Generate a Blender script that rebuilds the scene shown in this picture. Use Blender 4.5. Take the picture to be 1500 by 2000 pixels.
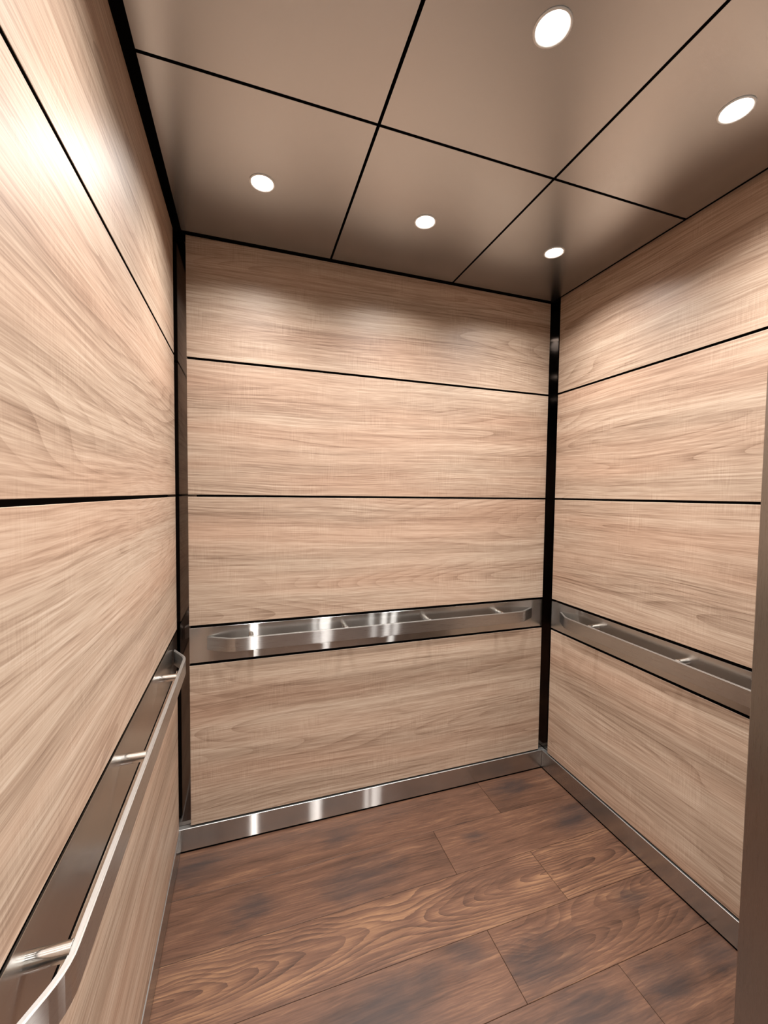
import bpy, bmesh, math
from mathutils import Vector, Matrix

# ------------------------------------------------------------------ reset
for o in list(bpy.data.objects):
    bpy.data.objects.remove(o, do_unlink=True)
S = bpy.context.scene
C = S.collection

# ------------------------------------------------------------------ camera
def rot(y, p, r):
    return (Matrix.Rotation(y, 3, 'Z') @ Matrix.Rotation(p, 3, 'X') @ Matrix.Rotation(r, 3, 'Y'))
R = rot(-0.3202, -0.0440, -0.0115)
cam_d = bpy.data.cameras.new('camera')
cam = bpy.data.objects.new('camera', cam_d)
C.objects.link(cam)
right, fwd, up = R.col[0], R.col[1], R.col[2]
M = Matrix((right, up, -fwd)).transposed().to_4x4()
M.translation = Vector((0.2823, -1.9072, 1.5739))
cam.matrix_world = M
cam_d.sensor_fit = 'HORIZONTAL'
cam_d.sensor_width = 36.0
cam_d.lens = 803.48 / 1500 * 36
cam_d.clip_start = 0.01
S.camera = cam

# ------------------------------------------------------------------ world and exposure
w = bpy.data.worlds.new('world')
S.world = w
w.use_nodes = True
bg = w.node_tree.nodes['Background']
bg.inputs['Color'].default_value = (1.0, 0.93, 0.86, 1)
bg.inputs['Strength'].default_value = 0.05
S.view_settings.view_transform = 'Standard'
S.view_settings.look = 'None'
S.view_settings.gamma = 1.0
S.view_settings.use_curve_mapping = False
S.view_settings.exposure = 0.0
LAMP_W = 74.0            # each downlight
LAMP_COL = (1.0, 0.985, 0.97)

# ------------------------------------------------------------------ measures (metres)
W = 1.8935               # between the left and right panel faces; back panel face is y = 0
D = 2.185                # cab depth
DR = 1.197                # the right wall's panels stop at the return column
DP = 1.470               # wood panels and rails of the side walls end here
H = 2.631                # underside of the ceiling
Z1, Z2 = 2.130, 1.5570   # panel joints
ZBT, ZBB = 1.000, 0.8300 # handrail band opening
ZSK = 0.1085             # skirting top
TOPZ = 2.627
XA, XB = 0.0430, 1.8675  # back panels run between these
YL, YR = -0.0300, -0.0450
JW = 0.0048              # half joint
PT = 0.019               # panel thickness
BR = 0.0005               # band recess

# ------------------------------------------------------------------ material helpers
def mat(name):
    m = bpy.data.materials.new(name)
    m.use_nodes = True
    nt = m.node_tree
    return m, nt, nt.nodes['Principled BSDF']

def N(nt, typ, **kw):
    n = nt.nodes.new(typ)
    for k, v in kw.items():
        setattr(n, k, v)
    return n

def L(nt, a, b):
    nt.links.new(a, b)

def val(nt, x, sock):
    if isinstance(x, (int, float)):
        sock.default_value = x
    elif isinstance(x, tuple):
        sock.default_value = x
    else:
        L(nt, x, sock)

def math_(nt, op, a, b=None, c=None, clamp=False):
    n = N(nt, 'ShaderNodeMath', operation=op)
    n.use_clamp = clamp
    for i, x in enumerate((a, b, c)):
        if x is not None:
            val(nt, x, n.inputs[i])
    return n.outputs[0]

def vec(nt, x, y, z=0.0):
    n = N(nt, 'ShaderNodeCombineXYZ')
    for i, q in enumerate((x, y, z)):
        val(nt, q, n.inputs[i])
    return n.outputs[0]

def noise(nt, v, scale=1.0, detail=2.0, rough=0.5, dist=0.0):
    n = N(nt, 'ShaderNodeTexNoise')
    L(nt, v, n.inputs['Vector'])
    n.inputs['Scale'].default_value = scale
    n.inputs['Detail'].default_value = detail
    n.inputs['Roughness'].default_value = rough
    n.inputs['Distortion'].default_value = dist
    return n.outputs['Fac']

def ramp(nt, f, stops, interp='LINEAR'):
    n = N(nt, 'ShaderNodeValToRGB')
    n.color_ramp.interpolation = interp
    e = n.color_ramp.elements
    while len(e) < len(stops):
        e.new(0.5)
    for k, (p, c) in zip(e, stops):
        k.position = p
        k.color = c if len(c) == 4 else (*c, 1)
    L(nt, f, n.inputs['Fac'])
    return n.outputs['Color']

def maprange(nt, f, a, b, c=0.0, d=1.0, smooth=False):
    n = N(nt, 'ShaderNodeMapRange')
    if smooth:
        n.interpolation_type = 'SMOOTHSTEP'
    val(nt, f, n.inputs['Value'])
    for k, x in zip(('From Min', 'From Max', 'To Min', 'To Max'), (a, b, c, d)):
        n.inputs[k].default_value = x
    return n.outputs['Result']

def mix(nt, f, a, b, blend='MIX'):
    n = N(nt, 'ShaderNodeMix', data_type='RGBA', blend_type=blend)
    val(nt, f, n.inputs['Factor'])
    for x, s in ((a, n.inputs['A']), (b, n.inputs['B'])):
        if isinstance(x, tuple):
            s.default_value = x if len(x) == 4 else (*x, 1)
        else:
            L(nt, x, s)
    return n.outputs['Result']

def uvxy(nt):
    u = N(nt, 'ShaderNodeUVMap')
    s = N(nt, 'ShaderNodeSeparateXYZ')
    L(nt, u.outputs[0], s.inputs[0])
    return s.outputs[0], s.outputs[1]

# ------------------------------------------------------------------ wood laminate on the walls
def make_laminate():
    m, nt, p = mat('wood_laminate')
    u, v = uvxy(nt)
    warp = noise(nt, vec(nt, math_(nt, 'MULTIPLY', u, 0.7), math_(nt, 'MULTIPLY', v, 2.6), 3.1), 1.0, 2.0)
    warp2 = noise(nt, vec(nt, math_(nt, 'MULTIPLY', u, 7.0), math_(nt, 'MULTIPLY', v, 22.0), 1.7), 1.0, 2.0)
    vv = math_(nt, 'ADD', v, math_(nt, 'MULTIPLY', math_(nt, 'SUBTRACT', warp, 0.5), 0.10))
    vv = math_(nt, 'ADD', vv, math_(nt, 'MULTIPLY', math_(nt, 'SUBTRACT', warp2, 0.5), 0.004))
    band = noise(nt, vec(nt, math_(nt, 'MULTIPLY', u, 0.28), math_(nt, 'MULTIPLY', vv, 11.0), 0.3), 1.0, 3.0, 0.6)
    pink = noise(nt, vec(nt, math_(nt, 'MULTIPLY', u, 0.8), math_(nt, 'MULTIPLY', vv, 6.0), 8.3), 1.0, 2.0, 0.5)
    grain = noise(nt, vec(nt, math_(nt, 'MULTIPLY', u, 1.3), math_(nt, 'MULTIPLY', vv, 125.0), 5.3), 1.0, 3.0, 0.55)
    fine = noise(nt, vec(nt, math_(nt, 'MULTIPLY', u, 9.0), math_(nt, 'MULTIPLY', vv, 330.0), 2.3), 1.0, 2.0, 0.6)
    # growth lines, denser in places
    lin = noise(nt, vec(nt, math_(nt, 'MULTIPLY', u, 0.30), math_(nt, 'MULTIPLY', vv, 3.0), 11.3), 1.0, 1.0, 0.4)
    lines = math_(nt, 'FRACT', math_(nt, 'MULTIPLY', math_(nt, 'ADD', lin, math_(nt, 'MULTIPLY', vv, 0.35)), 52.0))
    lines = math_(nt, 'POWER', lines, 3.0)
    lmask = maprange(nt, noise(nt, vec(nt, math_(nt, 'MULTIPLY', u, 1.1), math_(nt, 'MULTIPLY', vv, 9.0), 4.4), 1.0, 2.0), 0.42, 0.62)
    lines = math_(nt, 'MULTIPLY', lines, lmask)
    # crosscut: short strokes across the grain
    cross = noise(nt, vec(nt, math_(nt, 'MULTIPLY', u, 260.0), math_(nt, 'MULTIPLY', v, 11.0), 6.1), 1.0, 2.0, 0.6)
    cmask = maprange(nt, noise(nt, vec(nt, math_(nt, 'MULTIPLY', u, 7.0), math_(nt, 'MULTIPLY', v, 7.0), 9.1), 1.0, 2.0), 0.45, 0.65)
    f = math_(nt, 'MULTIPLY', math_(nt, 'SUBTRACT', band, 0.5), 0.95)
    f = math_(nt, 'ADD', f, math_(nt, 'MULTIPLY', math_(nt, 'SUBTRACT', grain, 0.5), 0.95))
    f = math_(nt, 'ADD', f, math_(nt, 'MULTIPLY', math_(nt, 'SUBTRACT', fine, 0.5), 1.0))
    f = math_(nt, 'ADD', f, math_(nt, 'MULTIPLY', lines, -0.30))
    f = math_(nt, 'ADD', f, math_(nt, 'MULTIPLY', math_(nt, 'MULTIPLY', math_(nt, 'SUBTRACT', cross, 0.45), cmask), 0.55))
    f = math_(nt, 'ADD', f, 0.55)
    colr = ramp(nt, f, [(0.0, (0.205, 0.131, 0.087)), (0.35, (0.347, 0.244, 0.174)), (0.6, (0.448, 0.332, 0.244)), (1.0, (0.580, 0.462, 0.358))])
    colr = mix(nt, maprange(nt, pink, 0.40, 0.68, 0.0, 0.42), colr, (0.98, 0.76, 0.67, 1), 'MULTIPLY')
    L(nt, colr, p.inputs['Base Color'])
    p.inputs['Roughness'].default_value = 0.49
    p.inputs['Specular IOR Level'].default_value = 0.40
    b = N(nt, 'ShaderNodeBump')
    b.inputs['Strength'].default_value = 0.10
    b.inputs['Distance'].default_value = 0.0006
    L(nt, math_(nt, 'ADD', fine, math_(nt, 'ADD', grain, math_(nt, 'MULTIPLY', cross, 0.6))), b.inputs['Height'])
    L(nt, b.outputs[0], p.inputs['Normal'])
    return m

# ------------------------------------------------------------------ floor planks
def make_plank():
    m, nt, p = mat('rustic_walnut_plank')
    u, v = uvxy(nt)
    def attr(n):
        a = N(nt, 'ShaderNodeAttribute', attribute_type='OBJECT', attribute_name=n)
        s = N(nt, 'ShaderNodeSeparateXYZ')
        L(nt, a.outputs['Vector'], s.inputs[0])
        return s.outputs
    seed = attr('seed')[0]
    ring, ringb = attr('ring'), attr('ring_b')
    k1, k2 = attr('knot_a'), attr('knot_b')
    wrp = noise(nt, vec(nt, math_(nt, 'MULTIPLY', u, 4.5), math_(nt, 'MULTIPLY', v, 9.0), seed), 1.0, 3.0, 0.55)
    wrp = math_(nt, 'SUBTRACT', wrp, 0.5)
    wr2 = math_(nt, 'SUBTRACT', noise(nt, vec(nt, math_(nt, 'MULTIPLY', u, 14.0), math_(nt, 'MULTIPLY', v, 45.0), math_(nt, 'ADD', seed, 3.0)), 1.0, 3.0, 0.6), 0.5)
    # smudges around the knots
    def smudge(k, sx, sy):
        dx = math_(nt, 'DIVIDE', math_(nt, 'SUBTRACT', u, k[0]), math_(nt, 'MULTIPLY', k[2], sx))
        dy = math_(nt, 'DIVIDE', math_(nt, 'SUBTRACT', v, k[1]), math_(nt, 'MULTIPLY', k[2], sy))
        dx = math_(nt, 'ADD', dx, math_(nt, 'MULTIPLY', wrp, 2.4))
        dy = math_(nt, 'ADD', dy, math_(nt, 'MULTIPLY', math_(nt, 'ADD', wrp, wr2), 1.5))
        r = math_(nt, 'SQRT', math_(nt, 'ADD', math_(nt, 'MULTIPLY', dx, dx), math_(nt, 'MULTIPLY', dy, dy)))
        return maprange(nt, r, 0.15, 1.40, 1.0, 0.0, True), r
    sm1, r1 = smudge(k1, 2.0, 1.0)
    sm2, r2 = smudge(k2, 2.0, 1.0)
    # growth rings: a trunk cut at a low angle, long ellipses round the ring centre
    soft = math_(nt, 'SUBTRACT', noise(nt, vec(nt, math_(nt, 'MULTIPLY', u, 3.0), math_(nt, 'MULTIPLY', v, 7.0), math_(nt, 'ADD', seed, 2.0)), 1.0, 1.5, 0.4), 0.5)
    def ring_r(k):
        dx = math_(nt, 'MULTIPLY', math_(nt, 'SUBTRACT', u, k[0]), 0.15)
        dy = math_(nt, 'ADD', math_(nt, 'SUBTRACT', v, k[1]), math_(nt, 'MULTIPLY', soft, 0.07))
        return math_(nt, 'SQRT', math_(nt, 'ADD', math_(nt, 'MULTIPLY', dx, dx), math_(nt, 'MULTIPLY', dy, dy)))
    rr = math_(nt, 'SMOOTH_MIN', ring_r(ring), ring_r(ringb), 0.05)
    rr = math_(nt, 'ADD', rr, math_(nt, 'ADD', math_(nt, 'MULTIPLY', soft, 0.05), math_(nt, 'MULTIPLY', wr2, 0.005)))
    rr = math_(nt, 'ADD', rr, math_(nt, 'MULTIPLY', math_(nt, 'SINE', math_(nt, 'MULTIPLY', rr, 130.0)), 0.0030))
    saw = math_(nt, 'FRACT', math_(nt, 'MULTIPLY', rr, 88.0))
    saw = math_(nt, 'POWER', saw, 1.6)
    rmask = math_(nt, 'MULTIPLY', maprange(nt, noise(nt, vec(nt, math_(nt, 'MULTIPLY', u, 2.2), math_(nt, 'MULTIPLY', v, 8.0), math_(nt, 'ADD', seed, 9.0)), 1.0, 2.0), 0.30, 0.50), ring[2])
    rings = math_(nt, 'MULTIPLY', saw, rmask)
    # straight pores
    vv = math_(nt, 'ADD', v, math_(nt, 'MULTIPLY', wrp, 0.03))
    pores = noise(nt, vec(nt, math_(nt, 'MULTIPLY', u, 9.0), math_(nt, 'MULTIPLY', vv, 190.0), seed), 1.0, 3.0, 0.6)
    streak = noise(nt, vec(nt, math_(nt, 'MULTIPLY', u, 2.4), math_(nt, 'MULTIPLY', vv, 26.0), math_(nt, 'ADD', seed, 5.0)), 1.0, 4.0, 0.6)
    cloud = noise(nt, vec(nt, math_(nt, 'MULTIPLY', u, 2.6), math_(nt, 'MULTIPLY', vv, 8.5), math_(nt, 'ADD', seed, 7.0)), 1.0, 4.0, 0.6)
    f = math_(nt, 'ADD', 0.5, math_(nt, 'MULTIPLY', math_(nt, 'SUBTRACT', streak, 0.5), 0.95))
    f = math_(nt, 'ADD', f, math_(nt, 'MULTIPLY', math_(nt, 'SUBTRACT', pores, 0.5), 0.85))
    f = math_(nt, 'ADD', f, math_(nt, 'MULTIPLY', math_(nt, 'SUBTRACT', cloud, 0.5), 0.75))
    f = math_(nt, 'SUBTRACT', f, math_(nt, 'MULTIPLY', rings, 0.44))
    f = math_(nt, 'ADD', f, math_(nt, 'MULTIPLY', rmask, 0.30))
    colr = ramp(nt, f, [(0.0, (0.028, 0.013, 0.009)), (0.30, (0.068, 0.033, 0.020)), (0.60, (0.117, 0.056, 0.033)), (1.0, (0.230, 0.120, 0.062))])
    # greyish heartwood stain
    gm = maprange(nt, cloud, 0.52, 0.72, 0.0, 0.55)
    colr = mix(nt, math_(nt, 'MULTIPLY', gm, math_(nt, 'SUBTRACT', 1.0, math_(nt, 'MULTIPLY', rmask, 0.8))), colr, (0.62, 0.60, 0.66, 1), 'MULTIPLY')
    dark = math_(nt, 'MULTIPLY', math_(nt, 'MAXIMUM', sm1, sm2), maprange(nt, streak, 0.30, 0.62, 1.0, 0.45))
    colr = mix(nt, math_(nt, 'MULTIPLY', dark, 0.93), colr, (0.034, 0.024, 0.022, 1))
    L(nt, colr, p.inputs['Base Color'])
    L(nt, maprange(nt, streak, 0.3, 0.7, 0.40, 0.50), p.inputs['Roughness'])
    p.inputs['Specular IOR Level'].default_value = 0.45
    b = N(nt, 'ShaderNodeBump')
    b.inputs['Strength'].default_value = 0.18
    b.inputs['Distance'].default_value = 0.0008
    L(nt, math_(nt, 'ADD', pores, math_(nt, 'MULTIPLY', rings, -0.5)), b.inputs['Height'])
    L(nt, b.outputs[0], p.inputs['Normal'])
    return m

# ------------------------------------------------------------------ metals (U of the UV map runs across the brushing)
def make_metal(name, col, rough, aniso, brush=0.10, cloud=0.0, streak=None, rv=0.15):
    m, nt, p = mat(name)
    u, v = uvxy(nt)
    p.inputs['Metallic'].default_value = 1.0
    hair = noise(nt, vec(nt, math_(nt, 'MULTIPLY', u, 1400.0), math_(nt, 'MULTIPLY', v, 9.0), 1.0), 1.0, 3.0, 0.6)
    stain = noise(nt, vec(nt, math_(nt, 'MULTIPLY', u, 6.0), math_(nt, 'MULTIPLY', v, 6.0), 4.0), 1.0, 4.0, 0.6)
    c1 = tuple(x * (1 - brush) for x in col)
    c2 = tuple(min(1, x * (1 + brush)) for x in col)
    colr = ramp(nt, hair, [(0.3, c1), (0.7, c2)])
    if cloud:
        colr = mix(nt, maprange(nt, stain, 0.4, 0.7, 0.0, cloud), colr, (0.5, 0.48, 0.45, 1), 'MULTIPLY')
    L(nt, colr, p.inputs['Base Color'])
    L(nt, maprange(nt, hair, 0.3, 0.7, rough * (1 - rv), rough * (1 + rv)), p.inputs['Roughness'])
    p.inputs['Anisotropic'].default_value = aniso
    t = N(nt, 'ShaderNodeTangent', direction_type='UV_MAP')
    L(nt, t.outputs[0], p.inputs['Tangent'])
    if streak:
        # long streaks across the brushing, as a second wide lobe
        q = N(nt, 'ShaderNodeBsdfAnisotropic')
        q.inputs['Roughness'].default_value = streak[1]
        q.inputs['Anisotropy'].default_value = streak[2]
        L(nt, colr, q.inputs['Color'])
        L(nt, t.outputs[0], q.inputs['Tangent'])
        mx = N(nt, 'ShaderNodeMixShader')
        mx.inputs[0].default_value = streak[0]
        L(nt, p.outputs[0], mx.inputs[1])
        L(nt, q.outputs[0], mx.inputs[2])
        L(nt, mx.outputs[0], nt.nodes['Material Output'].inputs['Surface'])
    return m

def make_plain(name, col, rough=0.6, spec=0.3, metal=0.0):
    m, nt, p = mat(name)
    g = N(nt, 'ShaderNodeNewGeometry')
    n = noise(nt, g.outputs['Position'], 60.0, 2.0)
    c1 = tuple(x * 0.92 for x in col)
    c2 = tuple(min(1, x * 1.08) for x in col)
    L(nt, ramp(nt, n, [(0.3, c1), (0.7, c2)]), p.inputs['Base Color'])
    p.inputs['Roughness'].default_value = rough
    p.inputs['Specular IOR Level'].default_value = spec
    p.inputs['Metallic'].default_value = metal
    return m

def make_emit(name, col, strength):
    m, nt, p = mat(name)
    p.inputs['Base Color'].default_value = (0.9, 0.9, 0.9, 1)
    p.inputs['Emission Color'].default_value = (*col, 1)
    p.inputs['Emission Strength'].default_value = strength
    return m

LAM = make_laminate()
PLANK = make_plank()
STEEL = make_metal('brushed_stainless_steel', (0.60, 0.58, 0.55), 0.20, 0.70, 0.06, 0.0, (0.27, 0.24, -0.93))
SKIRT = make_metal('skirting_stainless_steel', (0.54, 0.51, 0.48), 0.22, 0.70, 0.05, 0.25, (0.27, 0.24, -0.93))
CEIL = make_metal('satin_ceiling_metal', (0.54, 0.555, 0.57), 0.27, 0.45, 0.0, rv=0.0)
COLUMN = make_metal('column_steel', (0.36, 0.345, 0.325), 0.30, 0.3, 0.04)
LIT_EDGE = make_metal('lit_top_edge_steel', (0.60, 0.585, 0.56), 0.46, 0.0, 0.03)  # lit tops of rails and skirting, put into a paler, rougher steel
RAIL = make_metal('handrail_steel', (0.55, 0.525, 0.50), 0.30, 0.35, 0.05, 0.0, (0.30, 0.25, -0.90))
MIRROR = make_metal('dark_polished_steel', (0.15, 0.13, 0.118), 0.07, 0.0, 0.02)
ROD = make_metal('polished_rod_steel', (0.72, 0.69, 0.65), 0.16, 0.0, 0.0, rv=0.0)
EDGE = make_plain('grey_panel_edge', (0.20, 0.18, 0.17), 0.45, 0.4)
BLACK = make_plain('black_reveal', (0.006, 0.005, 0.005), 0.7, 0.1)
WHITE = make_plain('white_lamp_trim', (0.82, 0.81, 0.78), 0.35, 0.5)
LENS = make_emit('lamp_lens', (1.0, 0.97, 0.93), 14.0)
LOBBY = make_plain('lobby_tile', (0.30, 0.28, 0.25), 0.4, 0.4)
PAINT = make_plain('lobby_paint', (0.55, 0.52, 0.47), 0.7, 0.3)

# ------------------------------------------------------------------ mesh helpers
def set_uv(bm, brush):
    """U across the brushing / grain, V along it (metals)."""
    uvl = bm.loops.layers.uv.verify()
    b = Vector(brush)
    for f in bm.faces:
        n = f.normal
        bb = b if abs(n.dot(b)) < 0.9 else Vector((0, 0, 1)) if abs(n.z) < 0.9 else Vector((0, 1, 0))
        ud = n.cross(bb)
        ud = ud.normalized() if ud.length > 1e-6 else Vector((1, 0, 0))
        for lp in f.loops:
            lp[uvl].uv = (lp.vert.co.dot(ud), lp.vert.co.dot(bb))

def set_uv_grain(bm, along, across, off=(0, 0)):
    uvl = bm.loops.layers.uv.verify()
    a, c = Vector(along), Vector(across)
    for f in bm.faces:
        for lp in f.loops:
            lp[uvl].uv = (lp.vert.co.dot(a) + off[0], lp.vert.co.dot(c) + off[1])

def box_bm(x0, x1, y0, y1, z0, z1, bev=0.0):
    bm = bmesh.new()
    bmesh.ops.create_cube(bm, size=1.0)
    for v in bm.verts:
        v.co = Vector(((x0 + x1) / 2 + v.co.x * (x1 - x0), (y0 + y1) / 2 + v.co.y * (y1 - y0), (z0 + z1) / 2 + v.co.z * (z1 - z0)))
    if bev:
        bmesh.ops.bevel(bm, geom=list(bm.edges), offset=bev, segments=1, affect='EDGES')
    bm.normal_update()
    return bm

def link(name, bm, mats, parent=None, smooth=False):
    me = bpy.data.meshes.new(name)
    bm.normal_update()
    bm.to_mesh(me)
    bm.free()
    for m in (mats if isinstance(mats, (list, tuple)) else [mats]):
        me.materials.append(m)
    if smooth:
        for q in me.polygons:
            q.use_smooth = True
    o = bpy.data.objects.new(name, me)
    C.objects.link(o)
    if parent:
        o.parent = parent
        o.matrix_parent_inverse = Matrix.Identity(4)
    return o

def box(name, x0, x1, y0, y1, z0, z1, m, parent=None, bev=0.0, brush=(1, 0, 0)):
    bm = box_bm(x0, x1, y0, y1, z0, z1, bev)
    set_uv(bm, brush)
    return link(name, bm, m, parent)

def structure(o, label=None):
    o['kind'] = 'structure'
    if label:
        o['label'] = label
    return o

def tag(o, label, cat, group=None):
    o['label'] = label
    o['category'] = cat
    if group:
        o['group'] = group
    return o

def empty(name, loc):
    o = bpy.data.objects.new(name, None)
    o.empty_display_size = 0.05
    C.objects.link(o)
    o.location = loc
    return o

def wood_panel(parent, x0, x1, y0, y1, z0, z1, along, normal, off):
    """laminate panel: wood face, black horizontal edges, grey upright edges"""
    bm = box_bm(x0, x1, y0, y1, z0, z1, 0.0008)
    set_uv_grain(bm, along, (0, 0, 1), off)
    n = Vector(normal)
    for f in bm.faces:
        if f.normal.dot(n) > 0.5:
            f.material_index = 0
        elif abs(f.normal.z) > 0.5:
            f.material_index = 1
        else:
            f.material_index = 2
    return link('panel', bm, [LAM, BLACK, EDGE], parent)

ROWS = [(ZSK + 0.008, ZBB - 0.005), (ZBT, Z2 - JW), (Z2 + JW, Z1 - JW), (Z1 + JW, TOPZ)]

# ------------------------------------------------------------------ floor
T = 0.025          # depth of the black backing behind the panel faces
floor = structure(box('floor', -0.10, W + 0.10, -D - 0.02, 0.10, -0.06, -0.004, BLACK), 'dark walnut plank floor of the lift cab')
PW = 0.2287
YJ = [0.001, -0.2220, -0.4510, -0.6800, -0.9080, -1.1370, -1.3660, -1.5950, -1.8240, -2.0530, -2.1840]
CUT = [[1.470], [1.102], [1.466], [1.101], [1.462], [1.10], [1.465], [1.10], [1.465], [1.10]]
FEAT = {  # (row, piece): ring centre and strength, two knots (x, y, size)
    (0, 0): ((0.62, -0.20, 0.10), (0.06, -0.105, 0.075), (0.67, -0.125, 0.045)),
    (0, 1): ((1.75, -0.02, 0.15), (1.62, -0.09, 0.06), (9, 9, 0.05)),
    (1, 0): ((0.70, -0.20, 0.12), (0.72, -0.345, 0.085), (0.29, -0.335, 0.060)),
    (1, 1): ((1.30, -0.46, 0.15), (1.80, -0.345, 0.080), (1.28, -0.30, 0.035)),
    (2, 0): ((1.50, -0.560, 1.0), (9, 9, 0.05), (9, 9, 0.05)),
    (2, 1): ((1.53, -0.570, 1.0), (9, 9, 0.05), (9, 9, 0.05)),
    (3, 0): ((0.60, -0.60, 0.15), (0.68, -0.785, 0.095), (0.98, -0.73, 0.05)),
    (3, 1): ((1.20, -0.815, 0.55), (1.195, -0.83, 0.085), (1.72, -0.74, 0.04)),
    (4, 0): ((0.90, -0.95, 0.15), (1.29, -1.00, 0.105), (0.70, -1.0, 0.08)),
    (4, 1): ((1.70, -1.15, 0.20), (1.555, -0.985, 0.075), (1.80, -0.99, 0.05)),
}
g = 0.0007
for r in range(len(YJ) - 1):
    xs = [-0.001] + CUT[r] + [W + 0.001]
    for k in range(len(xs) - 1):
        bm = box_bm(xs[k] + g, xs[k + 1] - g, YJ[r + 1] + g, YJ[r] - g, -0.006, 0.0, 0.0009)
        set_uv_grain(bm, (1, 0, 0), (0, 1, 0))
        o = link('plank', bm, PLANK, floor)
        ft = FEAT.get((r, k), ((0.5, YJ[r] - 0.05, 0.2), (0.4 + 0.5 * k, YJ[r] - 0.1, 0.07), (9, 9, 0.05)))
        o['seed'] = (3.7 * r + 11.3 * k + 1.0, 0.0, 0.0)
        o['ring'] = tuple(float(q) for q in ft[0])
        rb = {(2, 0): (0.02, -0.56), (2, 1): (2.3, -0.60), (3, 1): (1.95, -0.72)}.get((r, k), (9.0, 9.0))
        o['ring_b'] = (rb[0], rb[1], 0.0)
        o['knot_a'] = tuple(float(q) for q in ft[1])
        o['knot_b'] = tuple(float(q) for q in ft[2])

# ------------------------------------------------------------------ walls
HT = 2.72
wb = structure(box('wall_back', -0.10, W + 0.10, T, T + 0.06, 0.0, HT, BLACK), 'light wood laminate back wall of the lift cab')
wl = structure(box('wall_left', -T - 0.06, -T, -D, T, 0.0, HT, BLACK), 'light wood laminate left wall of the lift cab')
wr = structure(box('wall_right', W + T, W + T + 0.06, -D, T, 0.0, HT, BLACK), 'light wood laminate right wall of the lift cab')
for i, (z0, z1) in enumerate(ROWS):
    wood_panel(wb, XA, XB, 0.0, PT, z0, z1, (1, 0, 0), (0, -1, 0), (0.7 * i, 3.1 * i))
    wood_panel(wl, -PT, 0.0, -DP, YL, z0, z1, (0, 1, 0), (1, 0, 0), (4.3 + 0.6 * i, 2.3 * i + 1.7))
    wood_panel(wr, W, W + PT, -DR, YR, z0, (2.645 if i == 3 else z1), (0, 1, 0), (-1, 0, 0), (7.9 + 0.4 * i, 2.9 * i + 0.6))
b0, b1 = ZBB + 0.006, ZBT - 0.0120
box('metal_band', XA, XB, BR, BR + 0.004, b0, b1, STEEL, wb, 0.0005, (1, 0, 0))['label'] = 'brushed stainless steel band behind the handrail'
box('metal_band', -BR - 0.004, -BR, -DP, YL, b0, b1, STEEL, wl, 0.0005, (0, 1, 0))['label'] = 'brushed stainless steel band behind the handrail'
box('metal_band', W + BR, W + BR + 0.004, -DR, YR, b0, b1, STEEL, wr, 0.0005, (0, 1, 0))['label'] = 'brushed stainless steel band behind the handrail'

# corner columns: polished dark steel angles set back between the panels
def corner(name, sx, x0, label):
    bm = bmesh.new()
    s = sx
    d, t, e = 0.021, 0.003, 0.075
    # plan outline of an L
    pts = [(x0 - s * d, d), (x0 + s * e, d), (x0 + s * e, d + t), (x0 - s * (d + t), d + t), (x0 - s * (d + t), -e), (x0 - s * d, -e)]
    if s < 0:
        pts = pts[::-1]
    lo = [bm.verts.new((x, y, ZSK - 0.004)) for x, y in pts]
    hi = [bm.verts.new((x, y, TOPZ + 0.02)) for x, y in pts]
    bm.faces.new(lo[::-1])
    bm.faces.new(hi)
    n = len(pts)
    for i in range(n):
        bm.faces.new((lo[i], lo[(i + 1) % n], hi[(i + 1) % n], hi[i]))
    bmesh.ops.recalc_face_normals(bm, faces=bm.faces)
    bm.normal_update()
    set_uv(bm, (0, 0, 1))
    return structure(link(name, bm, MIRROR), label)
corner('trim_1', 1, 0.0, 'dark polished steel corner strip between left and back wall')
corner('trim_2', -1, W, 'dark polished steel corner strip between back and right wall')

# skirting, its top forms a ledge in the corners, painted paler as if lit
SP = 0.004
def skirting(name, x0, x1, y0, y1, brush, label):
    bm = box_bm(x0, x1, y0, y1, 0.009, ZSK, 0.0012)
    set_uv(bm, brush)
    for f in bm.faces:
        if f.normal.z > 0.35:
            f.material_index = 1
    return structure(link(name, bm, [SKIRT, LIT_EDGE]), label)
skirting('baseboard_back', -0.018, W + 0.018, -SP, 0.0205, (1, 0, 0), 'brushed steel skirting along the back wall')
skirting('baseboard_left', -0.0205, SP - 0.002, -DP - 0.003, -SP - 0.0008, (0, 1, 0), 'brushed steel skirting along the left wall')
skirting('baseboard_right', W - SP, W + 0.0205, -DR, -SP - 0.0008, (0, 1, 0), 'brushed steel skirting along the right wall')

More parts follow.
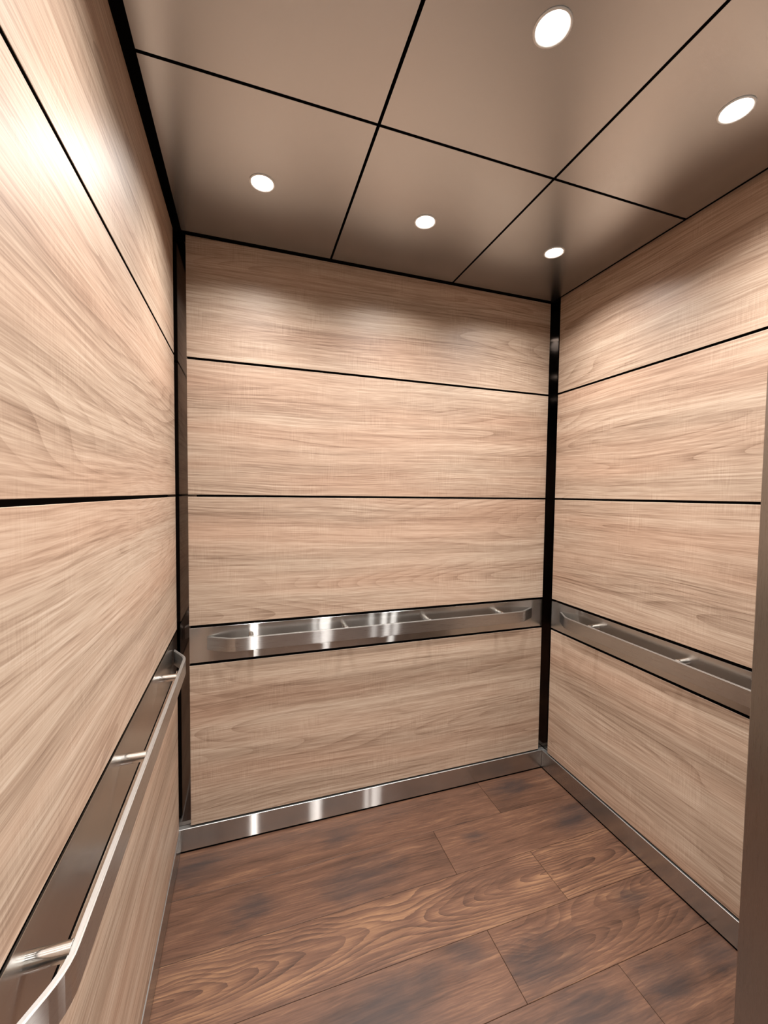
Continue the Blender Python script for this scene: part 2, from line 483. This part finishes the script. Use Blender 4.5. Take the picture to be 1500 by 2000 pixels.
# ------------------------------------------------------------------ ceiling
ceil = structure(box('ceiling', -0.10, W + 0.10, -D - 0.02, 0.10, HT, HT + 0.06, BLACK), 'satin metal panelled ceiling of the lift cab')
CX = [0.030, 0.6425, 1.2570, 1.8640]
CY = [-0.020, -0.7325, -1.4450, -2.1600]
LX = [0.3330, 0.9400, 1.5510]
LY = [-0.3915, -1.0950, -1.8000]
HOLE = 0.0395
gj = 0.0048
def ceiling_panel(x0, x1, y0, y1, cx, cy):
    """square sheet with a round hole for its lamp"""
    bm = bmesh.new()
    n = 48
    def ring(z):
        inner, outer = [], []
        for i in range(n):
            a = 2 * math.pi * i / n
            c, s = math.cos(a), math.sin(a)
            inner.append(bm.verts.new((cx + HOLE * c, cy + HOLE * s, z)))
            tx = ((x1 - cx) if c > 0 else (x0 - cx)) / c if abs(c) > 1e-9 else 1e9
            ty = ((y1 - cy) if s > 0 else (y0 - cy)) / s if abs(s) > 1e-9 else 1e9
            t = min(tx, ty)
            outer.append(bm.verts.new((cx + t * c, cy + t * s, z)))
        # snap the nearest outer points to the four corners
        for X in (x0, x1):
            for Y in (y0, y1):
                q = min(outer, key=lambda v: (v.co.x - X) ** 2 + (v.co.y - Y) ** 2)
                q.co.x, q.co.y = X, Y
        return inner, outer
    ai, ao = ring(H)
    bi, bo = ring(H + 0.018)
    for i in range(n):
        j = (i + 1) % n
        bm.faces.new((ai[i], ai[j], ao[j], ao[i]))
        bm.faces.new((bi[i], bo[i], bo[j], bi[j]))
        for f in (bm.faces.new((ao[i], ao[j], bo[j], bo[i])), bm.faces.new((ai[j], ai[i], bi[i], bi[j]))):
            f.material_index = 1
    bmesh.ops.recalc_face_normals(bm, faces=bm.faces)
    bm.normal_update()
    set_uv(bm, (1, 0, 0))
    return link('ceiling_panel', bm, [CEIL, BLACK], ceil)
for j in range(3):
    for i in range(3):
        x0 = CX[i] + (gj if i else 0)
        x1 = CX[i + 1] - (gj if i < 2 else 0)
        y1 = CY[j] - (gj if j else 0)
        y0 = CY[j + 1] + (gj if j < 2 else 0)
        ceiling_panel(x0, x1, y0, y1, LX[i], LY[j])

# ------------------------------------------------------------------ downlights
def lathe(bm, prof, n=48, close=False):
    rows = []
    for r, z in prof:
        rows.append([bm.verts.new((r * math.cos(2 * math.pi * i / n), r * math.sin(2 * math.pi * i / n), z)) for i in range(n)])
    m = len(rows)
    for a in range(m if close else m - 1):
        b = (a + 1) % m
        for i in range(n):
            j = (i + 1) % n
            bm.faces.new((rows[a][i], rows[a][j], rows[b][j], rows[b][i]))
    return rows

def disc_cap(bm, row):
    bm.faces.new(row)

bm = bmesh.new()
lathe(bm, [(0.0328, 0.011), (0.0328, 0.0085), (0.0373, -0.0025), (0.0402, -0.0032), (0.0426, -0.0018), (0.0428, 0.0), (0.0381, 0.0005), (0.0361, 0.011)], close=True)
bmesh.ops.recalc_face_normals(bm, faces=bm.faces)
ring_me = link('trim_ring', bm, WHITE, None, True)
bm = bmesh.new()
rows = lathe(bm, [(0.0324, 0.0105), (0.0324, 0.0075), (0.0279, 0.0062), (0.0180, 0.0050), (0.0066, 0.0045)])
disc_cap(bm, rows[-1])
disc_cap(bm, rows[0])
bmesh.ops.recalc_face_normals(bm, faces=bm.faces)
lens_me = link('lens', bm, LENS, None, True)
bm = bmesh.new()
rows = lathe(bm, [(0.0361, 0.0115), (0.0361, 0.055), (0.0295, 0.062)])
disc_cap(bm, rows[0])
disc_cap(bm, rows[-1])
bmesh.ops.recalc_face_normals(bm, faces=bm.faces)
can_me = link('housing', bm, BLACK, None, True)

LABELS = [['round downlight in the back row, nearest the left wall', 'round downlight in the middle of the back row', 'round downlight in the back row, nearest the right wall'],
          ['round downlight in the second row, nearest the left wall', 'round downlight in the middle of the second row', 'round downlight in the second row, nearest the right wall'],
          ['round downlight in the front row by the doors, nearest the left wall', 'round downlight in the middle of the front row by the doors', 'round downlight in the front row by the doors, nearest the right wall']]
for j in range(3):
    for i in range(3):
        t = tag(empty('downlight', (LX[i], LY[j], H)), LABELS[j][i], 'light', 'recessed ceiling downlights')
        for src, nm in ((ring_me, 'trim_ring'), (lens_me, 'lens'), (can_me, 'housing')):
            o = src.copy()
            o.name = nm
            C.objects.link(o)
            o.parent = t
        ld = bpy.data.lights.new('downlight_lamp', 'SPOT')
        ld.energy = LAMP_W
        ld.color = LAMP_COL
        ld.spot_size = math.radians(146)
        ld.spot_blend = 0.16
        ld.use_nodes = True                     # reflector beam: intensity falls off away from the axis
        ln = ld.node_tree
        tc = ln.nodes.new('ShaderNodeTexCoord')
        sx = ln.nodes.new('ShaderNodeSeparateXYZ')
        ab = ln.nodes.new('ShaderNodeMath')
        ab.operation = 'ABSOLUTE'
        ln.links.new(tc.outputs['Normal'], sx.inputs[0])
        ln.links.new(sx.outputs[2], ab.inputs[0])
        pw = ln.nodes.new('ShaderNodeMath')
        pw.operation = 'POWER'
        pw.inputs[1].default_value = 3.2
        ln.links.new(ab.outputs[0], pw.inputs[0])
        ln.links.new(pw.outputs[0], ln.nodes['Emission'].inputs['Strength'])
        ld.shadow_soft_size = 0.030
        lo = bpy.data.objects.new('downlight_lamp', ld)
        C.objects.link(lo)
        lo.parent = t
        lo.location = (0, 0, -0.038)
for o in (ring_me, lens_me, can_me):
    bpy.data.objects.remove(o, do_unlink=True)

# ------------------------------------------------------------------ handrails
RZ0, RZ1 = 0.889, 0.948
ROFF, RT = 0.060, 0.010
def handrail(label, origin, sdir, ndir, s0, s1, posts):
    """flat bar with both ends bent back to the wall; s along the wall, d out from it"""
    s_, n_ = Vector(sdir), Vector(ndir)
    o_ = Vector(origin)
    mid = o_ + s_ * (s0 + s1) / 2
    t = tag(empty('handrail', (mid.x, mid.y, RZ0)), label, 'handrail', 'handrails of the lift cab')
    inv = Vector((mid.x, mid.y, RZ0))
    def P(s, d, z):
        return o_ + s_ * s + n_ * d + Vector((0, 0, z)) - inv
    run = 0.100
    # outer path with a small radius at the bends
    path = [(s0, 0.004)]
    def bend(sa, da, sb, db, sc, dc, r=0.030, k=5):
        A, B, Cc = Vector((sa, da)), Vector((sb, db)), Vector((sc, dc))
        p, q = B + (A - B).normalized() * r, B + (Cc - B).normalized() * r
        for i in range(k + 1):
            f = i / k
            x = (1 - f) ** 2 * p + 2 * f * (1 - f) * B + f * f * q
            path.append((x.x, x.y))
    bend(s0, 0.004, s0 + run, ROFF, s1 - run, ROFF)
    bend(s0 + run, ROFF, s1 - run, ROFF, s1, 0.004)
    path.append((s1, 0.004))
    inner = []
    for i, (s, d) in enumerate(path):
        a = Vector(path[max(i - 1, 0)])
        b = Vector(path[min(i + 1, len(path) - 1)])
        tg = (b - a).normalized()
        nn = Vector((tg.y, -tg.x))          # towards the wall
        inner.append((s + nn.x * RT, d + nn.y * RT))
    # ends are cut square to the wall
    inner[0] = (path[0][0] + 0.020, 0.004)
    inner[-1] = (path[-1][0] - 0.020, 0.004)
    bm = bmesh.new()
    cols = []
    for (s, d), (si, di) in zip(path, inner):
        cols.append([bm.verts.new(P(s, d, RZ0)), bm.verts.new(P(s, d, RZ1)), bm.verts.new(P(si, di, RZ1)), bm.verts.new(P(si, di, RZ0))])
    for a, b in zip(cols[:-1], cols[1:]):
        for i in range(4):
            j = (i + 1) % 4
            bm.faces.new((a[i], b[i], b[j], a[j]))
    bm.faces.new(cols[0][::-1])
    bm.faces.new(cols[-1])
    bmesh.ops.recalc_face_normals(bm, faces=bm.faces)
    sharp = [e for e in bm.edges if len(e.link_faces) == 2 and e.calc_face_angle() > 1.0]
    bmesh.ops.bevel(bm, geom=sharp, offset=0.0022, segments=2, affect='EDGES')
    bm.normal_update()
    set_uv(bm, sdir)
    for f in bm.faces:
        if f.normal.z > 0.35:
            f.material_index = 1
    link('rail_bar', bm, [RAIL, LIT_EDGE], t)
    for s in posts:
        bm = bmesh.new()
        zc = 0.942
        a, b = P(s, -BR, zc), P(s, ROFF - RT + 0.001, zc)
        def cyl(bm, a, b, r):
            q = bmesh.ops.create_cone(bm, cap_ends=True, segments=24, radius1=r, radius2=r, depth=(b - a).length)
            m = Matrix.Translation((a + b) / 2) @ (b - a).to_track_quat('Z', 'Y').to_matrix().to_4x4()
            bmesh.ops.transform(bm, matrix=m, verts=q['verts'])
            for e in bm.edges:
                if len(e.link_faces) == 2 and e.calc_face_angle() > 1.0:
                    e.smooth = False
        cyl(bm, a, b, 0.0115)
        bm.normal_update()
        set_uv(bm, ndir)
        po = link('post', bm, ROD, t)
        for f in po.data.polygons:
            f.use_smooth = len(f.vertices) == 4
        bm = bmesh.new()
        cyl(bm, a, P(s, 0.018, zc), 0.0121)
        bm.normal_update()
        set_uv(bm, ndir)
        co = link('collar', bm, ROD, po)
        for f in co.data.polygons:
            f.use_smooth = len(f.vertices) == 4
    return t
handrail('flat brushed steel handrail along the back wall', (0, 0, 0), (1, 0, 0), (0, -1, 0), 0.112, 1.795, [0.295, 0.720, 1.145, 1.568])
handrail('flat brushed steel handrail along the left wall', (0, 0, 0), (0, -1, 0), (1, 0, 0), 0.115, 1.392, [0.380, 0.822, 1.262])
handrail('flat brushed steel handrail along the right wall', (W, 0, 0), (0, -1, 0), (-1, 0, 0), 0.112, 1.185, [0.363, 0.793])

# ------------------------------------------------------------------ front of the cab: steel columns, side sheets, front wall with closed doors
XJ, YJB = 1.545, -1.200
structure(box('trim_3', XJ, W - 0.005, -DP - 0.004, YJB, 0.001, HT - 0.002, COLUMN, None, 0.003, (0, 0, 1)), 'brushed steel return column at the right edge')
structure(box('trim_4', -T + 0.001, -0.004, -D + 0.002, -DP - 0.008, 0.001, HT - 0.002, STEEL, None, 0.002, (0, 0, 1)), 'plain brushed steel sheet at the front of the left wall')
structure(box('trim_5', W + 0.004, W + T - 0.001, -D + 0.002, -DP - 0.008, 0.001, HT - 0.002, STEEL, None, 0.002, (0, 0, 1)), 'plain brushed steel sheet at the front of the right wall')
structure(box('wall_front', -T - 0.06, W + T + 0.06, -D - 0.07, -D, 0.0, HT, STEEL, None, 0.0, (0, 0, 1)), 'brushed steel front wall with the doors')
structure(box('door_1', 0.40, 0.948, -D + 0.001, -D + 0.012, 0.004, 2.13, STEEL, None, 0.002, (0, 0, 1)), 'brushed steel sliding door leaf')
structure(box('door_2', 0.952, 1.50, -D + 0.001, -D + 0.012, 0.004, 2.13, STEEL, None, 0.002, (0, 0, 1)), 'brushed steel sliding door leaf')
